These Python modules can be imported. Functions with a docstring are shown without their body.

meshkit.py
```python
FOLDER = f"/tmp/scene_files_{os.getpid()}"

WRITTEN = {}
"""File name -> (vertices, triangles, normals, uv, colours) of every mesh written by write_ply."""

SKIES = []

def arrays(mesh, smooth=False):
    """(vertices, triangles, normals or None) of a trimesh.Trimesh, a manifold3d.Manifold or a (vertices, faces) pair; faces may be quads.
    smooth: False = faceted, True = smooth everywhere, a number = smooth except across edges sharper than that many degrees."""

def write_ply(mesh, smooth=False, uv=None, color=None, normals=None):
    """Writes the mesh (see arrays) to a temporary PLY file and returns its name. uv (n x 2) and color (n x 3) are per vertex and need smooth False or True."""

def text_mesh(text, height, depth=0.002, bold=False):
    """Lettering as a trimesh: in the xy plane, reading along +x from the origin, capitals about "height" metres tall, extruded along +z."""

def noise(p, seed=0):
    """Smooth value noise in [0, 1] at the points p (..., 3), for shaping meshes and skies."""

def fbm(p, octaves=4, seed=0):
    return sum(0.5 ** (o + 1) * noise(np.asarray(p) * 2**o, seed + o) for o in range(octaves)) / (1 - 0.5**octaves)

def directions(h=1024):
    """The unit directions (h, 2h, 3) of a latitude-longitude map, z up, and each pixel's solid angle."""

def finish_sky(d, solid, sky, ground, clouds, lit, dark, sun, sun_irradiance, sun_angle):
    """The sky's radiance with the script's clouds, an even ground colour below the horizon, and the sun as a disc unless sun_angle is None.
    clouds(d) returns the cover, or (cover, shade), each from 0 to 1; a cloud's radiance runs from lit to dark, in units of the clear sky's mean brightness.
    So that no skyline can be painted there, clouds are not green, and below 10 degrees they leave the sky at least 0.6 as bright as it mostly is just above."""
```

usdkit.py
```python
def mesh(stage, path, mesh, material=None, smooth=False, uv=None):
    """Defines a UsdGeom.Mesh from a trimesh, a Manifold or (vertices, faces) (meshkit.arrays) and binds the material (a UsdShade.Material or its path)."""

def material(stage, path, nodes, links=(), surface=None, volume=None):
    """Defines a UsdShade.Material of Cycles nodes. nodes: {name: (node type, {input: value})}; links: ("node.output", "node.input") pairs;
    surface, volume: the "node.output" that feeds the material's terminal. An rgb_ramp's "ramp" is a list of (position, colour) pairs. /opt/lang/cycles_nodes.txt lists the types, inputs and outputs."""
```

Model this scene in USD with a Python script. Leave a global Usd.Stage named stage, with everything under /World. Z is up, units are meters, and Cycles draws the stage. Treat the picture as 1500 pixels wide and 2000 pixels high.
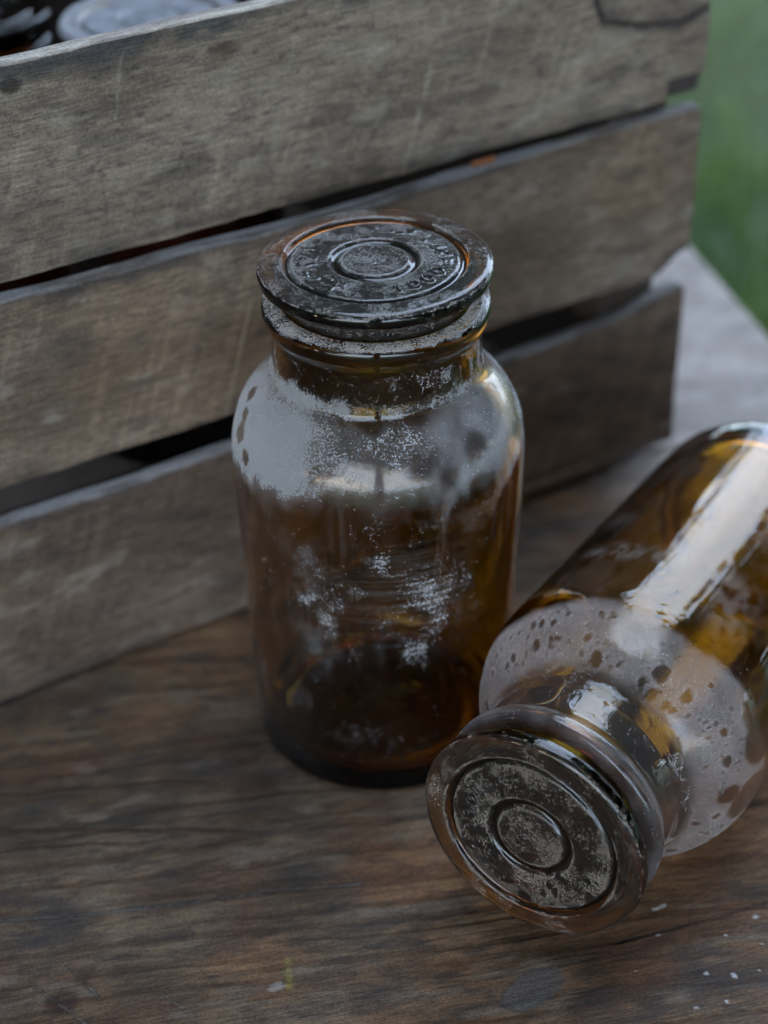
import math, random
import numpy as np
import usdkit
from meshkit import fbm, noise
from pxr import Gf, Sdf, Usd, UsdGeom, UsdLux, UsdShade, Vt
from scipy.interpolate import PchipInterpolator

random.seed(7)
rng = np.random.default_rng(7)
stage = Usd.Stage.CreateInMemory()
UsdGeom.SetStageUpAxis(stage, 'Z')
UsdGeom.SetStageMetersPerUnit(stage, 1.0)
UsdGeom.Xform.Define(stage, '/World')
T = Sdf.ValueTypeNames

# ---------------------------------------------------------------- camera
cam = UsdGeom.Camera.Define(stage, '/World/camera')
FW = (0.00452807, 0.81788592, -0.57536259)
RT = (0.9997601, -0.01603281, -0.01492282)
UP = (0.02142984, 0.57515699, 0.81776231)
EYE = (-0.00151319, -0.52849129, 0.46826679)
cam.AddTransformOp().Set(Gf.Matrix4d(*RT, 0, *UP, 0, -FW[0], -FW[1], -FW[2], 0, *EYE, 1))
cam.CreateHorizontalApertureAttr(24.0)
cam.CreateVerticalApertureAttr(32.0)
cam.CreateFocalLengthAttr(24.0 * 3426.2 / 1500)
cam.CreateFStopAttr(4.6)
cam.CreateFocusDistanceAttr(0.572)
cam.CreateClippingRangeAttr((0.02, 1000.0))
cam.CreateExposureAttr(2.9)

# ---------------------------------------------------------------- sky and sun
SUN_AZ, SUN_EL = math.radians(-118), math.radians(14)
M = lambda path, *a, **k: usdkit.material(stage, '/World/Looks/' + path, *a, **k)
sky_mat = M('sky_look', {
    'sky': ('sky_texture', {'sky_type': 'single_scattering', 'sun_disc': False, 'sun_elevation': SUN_EL, 'sun_rotation': SUN_AZ, 'aerosol_density': 1.5}),
    'tc': ('texture_coordinate', {}),
    'n': ('noise_texture', {'scale': 2.2, 'detail': 6.0, 'roughness': 0.55}),
    'r': ('map_range', {'from_min': 0.28, 'from_max': 0.62, 'to_min': 0.35, 'to_max': 0.97, 'clamp': True}),
    'cl': ('mix_color', {'b': (4.9, 6.1, 8.0), 'use_clamp': False}),
    'bg': ('background_shader', {'strength': 0.14})},
    [('tc.generated', 'n.vector'), ('n.fac', 'r.value'), ('r.result', 'cl.fac'), ('sky.color', 'cl.a'), ('cl.result', 'bg.color')], surface='bg.background')
dome = UsdLux.DomeLight.Define(stage, '/World/sky')
UsdShade.MaterialBindingAPI.Apply(dome.GetPrim()).Bind(sky_mat)
sun = UsdLux.DistantLight.Define(stage, '/World/sun')
sun.CreateNormalizeAttr(True)
sun.CreateIntensityAttr(0.12)
sun.CreateAngleAttr(25.0)
sun.CreateColorAttr(Gf.Vec3f(1.0, 0.9, 0.78))
sun.AddRotateZOp().Set(-math.degrees(SUN_AZ))
sun.AddRotateXOp().Set(90 - math.degrees(SUN_EL))
sun.AddRotateYOp().Set(180)


# ---------------------------------------------------------------- helpers
counts = {}
def numbered(path):
    n = counts.get(path, 0)
    counts[path] = n + 1
    return path if n == 0 else f'{path}_{n:03d}'

def thing(name, label, cat, loc=(0, 0, 0), rotz=0.0, group=None, matrix=None):
    x = UsdGeom.Xform.Define(stage, numbered('/World/' + name))
    if matrix is not None:
        x.AddTransformOp().Set(matrix)
    else:
        x.AddTranslateOp().Set(Gf.Vec3d(*loc))
        x.AddRotateZOp().Set(rotz)
    tag(x.GetPrim(), label, cat, group)
    return x

def tag(p, label=None, cat=None, group=None, kind=None):
    for k, v in (('label', label), ('category', cat), ('group', group), ('kind', kind)):
        if v:
            p.SetCustomDataByKey(k, v)

def put(name, v, f, mat, parent=None, smooth=True, **attrs):
    """One Mesh prim; attrs are per-vertex colour primvars."""
    path = numbered((str(parent.GetPath()) if parent is not None else '/World') + '/' + name)
    m = usdkit.mesh(stage, path, (v, f), mat, smooth=smooth)
    for k, a in attrs.items():
        UsdGeom.PrimvarsAPI(m).CreatePrimvar(k, T.Color3fArray, 'vertex').Set(Vt.Vec3fArray.FromNumpy(np.ascontiguousarray(a, np.float32)))
    return m

def sm(x, a, b):
    t = np.clip((np.asarray(x, float) - a) / (b - a), 0, 1)
    return t * t * (3 - 2 * t)

def lerp(a, b, t):
    t = np.asarray(t)[..., None]
    return np.asarray(a, float) * (1 - t) + np.asarray(b, float) * t

def F(x, y, z=0.0, o=3, seed=0):
    return fbm(np.stack(np.broadcast_arrays(x, y, z), -1).astype(float), o, seed)

def seg(px, py, pts):
    """distance to a polyline"""
    d = np.full(np.shape(px), 1e9)
    for (ax, ay), (bx, by) in zip(pts[:-1], pts[1:]):
        ux, uy = bx - ax, by - ay
        t = np.clip(((px - ax) * ux + (py - ay) * uy) / (ux * ux + uy * uy), 0, 1)
        d = np.minimum(d, np.hypot(px - ax - t * ux, py - ay - t * uy))
    return d

def grid_faces(n, m, wrap=False):
    i, j = np.meshgrid(np.arange(n - 1), np.arange(m if wrap else m - 1), indexing='ij')
    a, b = i * m + j, i * m + (j + 1) % m
    return np.stack([a, b, b + m, a + m], -1).reshape(-1, 4)


# ---------------------------------------------------------------- materials
def wood_look(name, rough, spec, bump, fine, amp=1.0):
    return M(name, {
        'a': ('attribute', {'attribute': 'tint'}),
        'tc': ('texture_coordinate', {}),
        'mp': ('mapping', {'scale': (fine * 0.07, fine, fine)}),
        'n1': ('noise_texture', {'scale': 1.0, 'detail': 5.0, 'roughness': 0.65}),
        'n2': ('noise_texture', {'scale': 900.0, 'detail': 3.0, 'roughness': 0.6}),
        'r1': ('map_range', {'from_min': 0.25, 'from_max': 0.75, 'to_min': 1 - 0.34 * amp, 'to_max': 1 + 0.36 * amp}),
        'r2': ('map_range', {'from_min': 0.3, 'from_max': 0.7, 'to_min': 1 - 0.2 * amp, 'to_max': 1 + 0.2 * amp}),
        'm1': ('vector_math', {'math_type': 'scale'}),
        'm2': ('vector_math', {'math_type': 'scale'}),
        'h': ('math', {'math_type': 'add'}),
        'rr': ('map_range', {'from_min': 0.3, 'from_max': 0.7, 'to_min': rough + 0.1, 'to_max': rough - 0.08}),
        'b': ('bump', {'strength': bump, 'distance': 0.0006}),
        'p': ('principled_bsdf', {'specular_ior_level': spec, 'diffuse_roughness': 0.6})},
        [('tc.object', 'mp.vector'), ('mp.vector', 'n1.vector'), ('tc.object', 'n2.vector'), ('n1.fac', 'r1.value'), ('n2.fac', 'r2.value'),
         ('a.color', 'm1.vector1'), ('r1.result', 'm1.scale'), ('m1.vector', 'm2.vector1'), ('r2.result', 'm2.scale'), ('m2.vector', 'p.base_color'),
         ('n1.fac', 'h.value1'), ('n2.fac', 'h.value2'), ('h.value', 'b.height'), ('b.normal', 'p.normal'), ('n1.fac', 'rr.value'), ('rr.result', 'p.roughness')],
        surface='p.BSDF')

crate_wood = wood_look('crate_wood', 0.82, 0.12, 0.7, 1500.0, 1.3)
table_wood = wood_look('table_wood', 0.66, 0.2, 0.8, 1500.0, 1.6)

def amber_glass(name, rough=0.03, dens=1.0, dust_col=(0.40, 0.40, 0.40), win=0.40, cmax=0.85):
    """amber glass with settled dust: attribute dust = (coverage of specks, even film, roughness)"""
    return M(name, {
        'a': ('attribute', {'attribute': 'dust'}),
        's': ('separate_color', {}),
        'tc': ('texture_coordinate', {}),
        'n': ('noise_texture', {'scale': 1250.0, 'detail': 3.0, 'roughness': 0.75}),
        'nx': ('map_range', {'from_min': 0.28, 'from_max': 0.72}),
        'nb': ('noise_texture', {'scale': 420.0, 'detail': 5.0, 'roughness': 0.75}),
        'nm': ('mix_float', {'fac': 0.30}),
        'inv': ('map_range', {'from_min': 0.0, 'from_max': 1.0, 'to_min': 1.20 - win * 0.5, 'to_max': -0.04 - win * 0.5}),
        'hi': ('math', {'math_type': 'add', 'value2': win}),
        'cov': ('map_range', {'range_type': 'smoothstep', 'to_min': 0.0, 'to_max': cmax, 'clamp': True}),
        'vo': ('voronoi_texture', {'scale': 1150.0}),
        'vs': ('separate_color', {}),
        'vr': ('math', {'math_type': 'multiply', 'value2': 0.30}),
        'vk': ('math', {'math_type': 'multiply_add', 'value2': 0.75, 'value3': -0.02}),
        'vc': ('math', {'math_type': 'less_than'}),
        'vd': ('math', {'math_type': 'less_than'}),
        've': ('math', {'math_type': 'multiply'}),
        'vf': ('math', {'math_type': 'multiply', 'value2': 0.9}),
        'tot0': ('math', {'math_type': 'maximum'}),
        'fn': ('map_range', {'from_min': 0.3, 'from_max': 0.7, 'to_min': 0.6, 'to_max': 1.3}),
        'film': ('math', {'math_type': 'multiply'}),
        'tot': ('math', {'math_type': 'maximum', 'use_clamp': True}),
        'rg': ('math', {'math_type': 'multiply_add', 'value2': 0.5, 'value3': rough * 0.5}),
        'g': ('principled_bsdf', {'base_color': (0.97, 0.93, 0.88), 'transmission_weight': 1.0, 'ior': 1.52}),
        'bmp': ('bump', {'strength': 0.35, 'distance': 0.0004}),
        'dc': ('mix_color', {'a': dust_col, 'b': tuple(x * 0.6 for x in dust_col)}),
        'd': ('principled_bsdf', {'roughness': 0.95, 'specular_ior_level': 0.15, 'diffuse_roughness': 0.8}),
        't': ('translucent_bsdf', {'color': (0.34, 0.31, 0.27)}),
        'dt': ('mix_closure', {'fac': 0.22}),
        'mx': ('mix_closure', {}),
        'v': ('absorption_volume', {'color': (0.845, 0.688, 0.0), 'density': 365.0 * dens})},
        [('a.color', 's.color'), ('tc.object', 'n.vector'), ('tc.object', 'nb.vector'), ('n.fac', 'nm.a'), ('nb.fac', 'nm.b'),
         ('s.r', 'inv.value'), ('inv.result', 'hi.value1'), ('nm.result', 'nx.value'), ('nx.result', 'cov.value'), ('inv.result', 'cov.from_min'), ('hi.value', 'cov.from_max'),
         ('n.fac', 'fn.value'), ('fn.result', 'film.value1'), ('s.g', 'film.value2'), ('tc.object','vo.vector'), ('vo.color','vs.color'), ('vs.g','vr.value1'), ('vr.value','vd.value2'), ('vo.distance','vd.value1'), ('s.r','vk.value1'), ('vk.value','vc.value2'), ('vs.r','vc.value1'), ('vc.value','ve.value1'), ('vd.value','ve.value2'), ('ve.value','vf.value1'), ('vf.value','tot0.value1'), ('cov.result','tot0.value2'), ('tot0.value', 'tot.value1'), ('film.value', 'tot.value2'),
         ('s.b', 'rg.value1'), ('rg.value', 'g.roughness'),
         ('nm.result', 'bmp.height'), ('bmp.normal', 'd.normal'), ('nb.fac', 'dc.fac'), ('dc.result', 'd.base_color'), ('d.BSDF', 'dt.closure1'), ('t.BSDF', 'dt.closure2'),
         ('tot.value', 'mx.fac'), ('g.BSDF', 'mx.closure1'), ('dt.closure', 'mx.closure2')],
        surface='mx.closure', volume='v.volume')

jar_glass = amber_glass('amber_glass')
stopper_glass = amber_glass('dark_amber_glass', dens=1.7, dust_col=(0.215, 0.20, 0.185), win=0.60, cmax=0.80)
brown_stopper_glass = amber_glass('brown_dusty_glass', dens=1.6, dust_col=(0.165, 0.138, 0.112), win=0.60, cmax=0.80)
lying_glass = amber_glass('amber_glass_lying', dust_col=(0.285, 0.255, 0.24))

# ---------------------------------------------------------------- ground
ground_mat = M('soil_look', {
    'g': ('geometry', {}), 'n': ('noise_texture', {'scale': 1.4, 'detail': 6.0}),
    'r': ('rgb_ramp', {'ramp': [(0.3, (0.03, 0.05, 0.018)), (0.6, (0.05, 0.075, 0.03)), (0.8, (0.1, 0.1, 0.08))]}),
    'p': ('principled_bsdf', {'roughness': 0.95})},
    [('g.position', 'n.vector'), ('n.fac', 'r.fac'), ('r.color', 'p.base_color')], surface='p.BSDF')
GZ = -0.75
gx = np.concatenate([-np.geomspace(150, 3, 12), np.linspace(-2.5, 3.5, 40), np.geomspace(4, 150, 12)])
gy = np.concatenate([-np.geomspace(150, 3, 12), np.linspace(-2.5, 6.0, 50), np.geomspace(6.5, 150, 12)])
X, Y = np.meshgrid(gx, gy, indexing='ij')
gz = GZ + 0.02 * (F(X * 0.9, Y * 0.9, 0, 3, 5) - 0.5)
g = put('ground', np.stack([X, Y, gz], -1).reshape(-1, 3), grid_faces(len(gx), len(gy)), ground_mat)
tag(g.GetPrim(), kind='structure')

grass_mat = M('grass_look', {
    'a': ('attribute', {'attribute': 'tint'}),
    'd': ('principled_bsdf', {'roughness': 0.6, 'specular_ior_level': 0.3}),
    't': ('translucent_bsdf', {}), 'm': ('mix_closure', {'fac': 0.3})},
    [('a.color', 'd.base_color'), ('a.color', 't.color'), ('d.BSDF', 'm.closure1'), ('t.BSDF', 'm.closure2')], surface='m.closure')
NB = 60000
bx, by = rng.uniform(-0.2, 2.6, NB), rng.uniform(0.5, 5.5, NB)
bare = sm(F(bx * 1.3, by * 0.8, 3.0, 3, 9), 0.44, 0.62)
keep = rng.random(NB) > bare * 0.4
bx, by, bare = bx[keep], by[keep], bare[keep]
NB = len(bx)
h, az, lean = rng.uniform(0.03, 0.075, NB), rng.uniform(0, 6.28, NB), rng.uniform(0.1, 0.7, NB)
w = rng.uniform(0.0018, 0.0034, NB)
dx, dy = np.cos(az), np.sin(az)
base = np.stack([bx, by, np.full(NB, GZ - 0.004)], -1)
side = np.stack([-dy, dx, 0 * dx], -1) * w[:, None]
mid = base + np.stack([dx * h * lean * 0.3, dy * h * lean * 0.3, h * 0.6], -1)
tip = base + np.stack([dx * h * lean, dy * h * lean, h], -1)
V = np.stack([base - side, base + side, mid + side * 0.8, mid - side * 0.8, tip], 1).reshape(-1, 3)
o = np.arange(NB)[:, None] * 5
FC = np.concatenate([o + [0, 1, 2], o + [0, 2, 3], o + [3, 2, 4]])
tone = sm(F(bx * 4.0, by * 2.2, 7.0, 3, 3), 0.34, 0.66)
gc = lerp((0.034, 0.082, 0.008), (0.110, 0.165, 0.024), tone)
gc = lerp(gc, (0.15, 0.165, 0.09), 0.6 * bare)
gc *= rng.uniform(0.7, 1.3, NB)[:, None]
g = put('grass', V, FC, grass_mat, None, False, tint=np.repeat(gc, 5, 0))
tag(g.GetPrim(), 'short green lawn grass with worn paler patches beyond the table', 'grass', kind='stuff')

# ---------------------------------------------------------------- unseen trees, inferred from glass reflections, added and thickened to block skylight
leaf_mat = M('leaf_look', {
    'a': ('attribute', {'attribute': 'tint'}),
    'd': ('principled_bsdf', {'roughness': 0.55, 'specular_ior_level': 0.3}),
    't': ('translucent_bsdf', {}), 'm': ('mix_closure', {'fac': 0.25})},
    [('a.color', 'd.base_color'), ('a.color', 't.color'), ('d.BSDF', 'm.closure1'), ('t.BSDF', 'm.closure2')], surface='m.closure')
bark = M('bark_look', {'tc': ('texture_coordinate', {}), 'n': ('noise_texture', {'scale': 14.0, 'detail': 6.0}),
                       'r': ('rgb_ramp', {'ramp': [(0.3, (0.035, 0.028, 0.022)), (0.7, (0.10, 0.08, 0.06))]}), 'p': ('principled_bsdf', {'roughness': 0.9})},
         [('tc.object', 'n.vector'), ('n.fac', 'r.fac'), ('r.color', 'p.base_color')], surface='p.BSDF')
def limb(pts, r0, r1, k=9):
    pts = np.asarray(pts, float); n = len(pts); th = np.arange(k) / k * 2 * np.pi
    d = np.gradient(pts, axis=0); d /= np.linalg.norm(d, axis=1)[:, None]
    u = np.cross(d, [0.31, 0.95, 0.05]); u /= np.linalg.norm(u, axis=1)[:, None]; w_ = np.cross(d, u)
    r = np.linspace(r0, r1, n)[:, None, None]
    v = pts[:, None] + r * (u[:, None] * np.cos(th)[:, None] + w_[:, None] * np.sin(th)[:, None])
    f = grid_faces(n, k, True)
    return v.reshape(-1, 3), np.vstack([f[:, [0, 1, 2]], f[:, [0, 2, 3]]])
def make_tree(loc, rot, scale):
    t = UsdGeom.Xform.Define(stage, numbered('/World/sky_block_tree'))
    t.AddTranslateOp().Set(Gf.Vec3d(*loc)); t.AddRotateZOp().Set(rot); t.AddScaleOp().Set(Gf.Vec3f(scale))
    tag(t.GetPrim(), 'unseen dense dark green tree added around the table to block skylight', 'tree', 'unseen trees added around the table')
    return t
r_ = np.random.default_rng(12)
tree0 = None
def tree_parts(t, lift=0.0):
    vs, fs, o_ = [], [], 0
    tips = []
    def add(p, a, b):
        nonlocal o_
        v, f = limb(p, a, b); vs.append(v); fs.append(f + o_); o_ += len(v)
    add([(0, 0, -0.05), (0.03, 0.02, 1.0 + lift * 0.5), (-0.03, 0.06, 2.2 + lift), (0.04, 0, 3.6 + lift)], 0.16, 0.05)
    for k in range(16):
        a, z = k * 2.4, 0.7 + k * 0.19 + lift
        ln = r_.uniform(0.8, 1.35) * (1.1 - 0.04 * k)
        e = np.array([math.cos(a) * ln, math.sin(a) * ln, z + r_.uniform(0.1, 0.6)])
        add([(0, 0.02, z), (e[0] * 0.5, e[1] * 0.5, z + 0.12), e], 0.05, 0.012); tips.append(e); tips.append(e * [0.55, 0.55, 1]); tips.append(e * [1, 1, 1] + [0, 0, 0.25])
    tips.append(np.array([0, 0, 4.1 + lift]))
    put('trunk', np.vstack(vs), np.vstack(fs), bark, t)
    n = 14000
    c = np.array(tips)[r_.integers(0, len(tips), n)] + r_.normal(0, 0.30, (n, 3))
    d1 = r_.normal(size=(n, 3)); d1 /= np.linalg.norm(d1, axis=1)[:, None]
    d2 = np.cross(d1, r_.normal(size=(n, 3))); d2 /= np.linalg.norm(d2, axis=1)[:, None]
    L = r_.uniform(0.07, 0.12, n)[:, None]
    v = np.stack([c - d1 * L, c + d2 * L * 0.5, c + d1 * L, c - d2 * L * 0.5], 1).reshape(-1, 3)
    q_ = np.arange(n)[:, None] * 4
    col = lerp((0.028, 0.055, 0.014), (0.06, 0.095, 0.03), r_.random(n))
    put('crown', v, np.vstack([q_ + [0, 1, 2], q_ + [0, 2, 3]]), leaf_mat, t, False, tint=np.repeat(col, 4, 0))
TREES = [(-118, 4.6, 1.6), (-98, 4.0, 1.75), (-76, 4.2, 1.7), (-57, 4.0, 1.8), (-38, 4.3, 1.7), (-21, 4.8, 1.6), (75, 4.6, 1.5), (90, 4.2, 1.75), (108, 4.0, 1.7), (127, 4.5, 1.6)]
for k, (az_, ds, sc) in enumerate(TREES):
    t = make_tree((ds * math.sin(math.radians(az_)), ds * math.cos(math.radians(az_)), GZ), 67.0 * k, sc)
    if k == 0:
        tree0 = t; tree_parts(t)
    else:
        t.GetPrim().GetReferences().AddInternalReference(tree0.GetPath()); t.GetPrim().SetInstanceable(True)
# three unseen tall trees added behind the camera; high crowns block the upper sky
tall0 = None
for k, (az_, ds, sc) in enumerate([(181, 4.6, 1.85), (133, 4.6, 1.7), (232, 4.8, 1.8)]):
    t = UsdGeom.Xform.Define(stage, numbered('/World/tall_sky_block_tree'))
    t.AddTranslateOp().Set(Gf.Vec3d(ds * math.sin(math.radians(az_)), ds * math.cos(math.radians(az_)), GZ)); t.AddRotateZOp().Set(50.0 * k); t.AddScaleOp().Set(Gf.Vec3f(sc))
    tag(t.GetPrim(), 'unseen tall tree with a bare trunk, its high crown added to block skylight', 'tree', 'unseen tall trees added behind the camera')
    if k == 0:
        tall0 = t; tree_parts(t, 1.15)
    else:
        t.GetPrim().GetReferences().AddInternalReference(tall0.GetPath()); t.GetPrim().SetInstanceable(True)

# ---------------------------------------------------------------- wood builders
def plank_mesh(s, w_, z0, z1, thick, round_, nside=6, front=None):
    """Closed plank. Stations s along it; cross-section goes up the front face at the fractions w_ between edges z0(s), z1(s), back over the thickness.
    Local x = s, y = depth (front at 0), z = up. front(s, w, z) -> y offset of the front face. Returns v, f and (s, w, z, part) per vertex."""
    a = np.linspace(0, np.pi / 2, 4)[1:-1]
    r = round_
    prof = [(None, u) for u in w_]
    ring = [('f', u, 0.0, 0.0) for u in w_]
    ring += [('t', 1.0, r * (1 - np.cos(x)), -r * (1 - np.sin(x))) for x in a]
    ring += [('t', 1.0, y, 0.0) for y in np.linspace(r, thick - r, nside)]
    ring += [('t', 1.0, thick - r * (1 - np.sin(x)), -r * (1 - np.cos(x))) for x in a]
    ring += [('b', u, thick, 0.0) for u in np.linspace(0.98, 0.02, 8)]
    ring += [('o', 0.0, thick - r * (1 - np.cos(x)), r * (1 - np.sin(x))) for x in a]
    ring += [('o', 0.0, y, 0.0) for y in np.linspace(thick - r, r, nside)]
    ring += [('o', 0.0, r * (1 - np.sin(x)), r * (1 - np.cos(x))) for x in a]
    W_ = np.array([x[1] for x in ring]); D = np.array([x[2] for x in ring]); E_ = np.array([x[3] for x in ring])
    S, WW = np.meshgrid(s, W_, indexing='ij')
    zz = z0(s)[:, None] * (1 - WW) + z1(s)[:, None] * WW + E_
    yy = np.repeat(D[None], len(s), 0)
    if front is not None:
        on = np.array([x[0] == 'f' or (x[0] in 'to' and x[2] < thick * 0.5) for x in ring])
        yy = yy + on * front(S, WW, zz)
    # shrink the end stations a little so that the ends are rounded
    n, m = S.shape
    v = np.stack([S, yy, zz], -1)
    for i0 in (0, n - 1):
        c = v[i0].mean(0)
        v[i0] = c + (v[i0] - c) * [1, 0.93, 0.985]
    f = grid_faces(n, m, True)
    f = np.vstack([f[:, [0, 1, 2]], f[:, [0, 2, 3]]])
    vv = np.vstack([v.reshape(-1, 3), v[0].mean(0), v[-1].mean(0)])
    j = np.arange(m); k = (j + 1) % m
    f = np.vstack([f, np.stack([np.full(m, n * m), k, j], 1), np.stack([np.full(m, n * m + 1), (n - 1) * m + j, (n - 1) * m + k], 1)])
    f = f[:, ::-1]
    part = np.array([x[0] for x in ring])
    return vv, f, S, WW, zz, part

def crate_color(s, z, w, seed, tone_a, tone_b, dark_edges=1.0):
    """weathered grey-brown board: s, z in metres"""
    a, b = s * 1000, z * 1000
    blot = F(a / 45, b / 22, seed, 4, seed)
    c = lerp(tone_a, tone_b, sm(blot, 0.3, 0.7))
    fib = 0.6 * F(a / 11, b / 1.1, seed, 3, seed + 1) + 0.4 * F(a / 3.5, b / 1.6, seed, 3, seed + 15)
    c = c * (0.5 + 1.0 * fib)[..., None]
    u = a - 0.34 * b                                           # saw marks, leaning
    saw = F(u / 2.6, b / 90, seed, 3, seed + 2)
    c = c * (1 + 0.26 * (sm(saw, 0.5, 0.78) - 0.35) * sm(F(a / 60, b / 40, 2.0, 2, seed + 3), 0.25, 0.65))[..., None]
    dk = sm(F(a / 26, b / 9, seed, 4, seed + 4), 0.58, 0.8)     # dark weather stains
    c = lerp(c, (0.045, 0.04, 0.04), 0.48 * dk)
    spot = sm(F(a / 3.5, b / 2.0, seed, 3, seed + 5), 0.66, 0.8)
    c = lerp(c, (0.05, 0.045, 0.045), 0.5 * spot)
    pale = sm(F(a / 18, b / 7, seed, 4, seed + 6), 0.6, 0.85)
    c = lerp(c, (0.30, 0.27, 0.22), 0.4 * pale)
    ed = np.maximum(sm(w, 0.12, 0.0), sm(w, 0.9, 1.0))
    ed = ed * sm(F(a / 22, b / 6, 1.0, 3, seed + 7), 0.34, 0.66) * dark_edges
    return lerp(c, (0.05, 0.045, 0.042), 0.75 * ed)

# ---------------------------------------------------------------- the crate
ANG = math.degrees(0.5374)
CD = np.array([math.cos(0.5374), math.sin(0.5374), 0]); CN = np.array([-CD[1], CD[0], 0])
crate = thing('wooden_crate', 'weathered grey slatted wooden crate standing on the table behind the brown glass jars', 'crate', tuple(CN * 0.0863), ANG)
L0, L1, TH, DEPTH = -0.285, 0.2168, 0.0085, 0.37
s_dense = np.unique(np.concatenate([np.linspace(L0, -0.135, 40), np.linspace(-0.135, L1, 480)]))
w_dense = np.linspace(0.012, 0.988, 110)

def front_board(idx, zlo, zhi, seed, ta, tb, color_fx=None, front_fx=None, label=None, lo_fx=None, hi_fx=None, rnd=0.0012):
    wob = lambda s, k: 0.0009 * (F(s * 30, k, 0, 3, seed + 20) - 0.5) * 2
    z0 = lambda s: zlo + wob(s, 0.0) * (zlo > 0.02) + (lo_fx(s) if lo_fx else 0)
    z1 = lambda s: zhi + wob(s, 5.0) + (hi_fx(s) if hi_fx else 0)
    def front(S, W, Z):
        e = np.minimum(W, 1 - W) * (zhi - zlo)
        y = 0.0007 * (F(S * 90, Z * 1400, seed, 3, seed + 8) - 0.5) + 0.0016 * (F(S * 22, Z * 30, seed, 2, seed + 9) - 0.5)
        y += 0.0011 * sm(e, 0.0035, 0.0) * F(S * 160, Z * 60, seed, 3, seed + 10)
        return y + (front_fx(S, W, Z) if front_fx else 0)
    v, f, S, W, Z, part = plank_mesh(s_dense, w_dense, z0, z1, TH, rnd, front=front)
    c = crate_color(S, Z, W, seed, ta, tb)
    top = (part == 't')[None] * np.ones_like(S)
    tc = lerp(*(((0.36, 0.32, 0.27), (0.22, 0.19, 0.165)) if idx == 0 else ((0.19, 0.18, 0.175), (0.11, 0.095, 0.088))), sm(F(S * 60, v[:S.size, 1].reshape(S.shape) * 400, 0, 4, seed + 11), 0.35, 0.65))
    c = np.where(top[..., None] > 0, tc, c)
    if color_fx:
        c = color_fx(c, S * 1000, Z * 1000, W, part)
    col = np.vstack([c.reshape(-1, 3), [[0.1, 0.09, 0.08]] * 2])
    m = put('front_board', v, f, crate_wood, crate, True, tint=np.clip(col, 0.012, 0.6))
    tag(m.GetPrim(), label)
    return m

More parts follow.
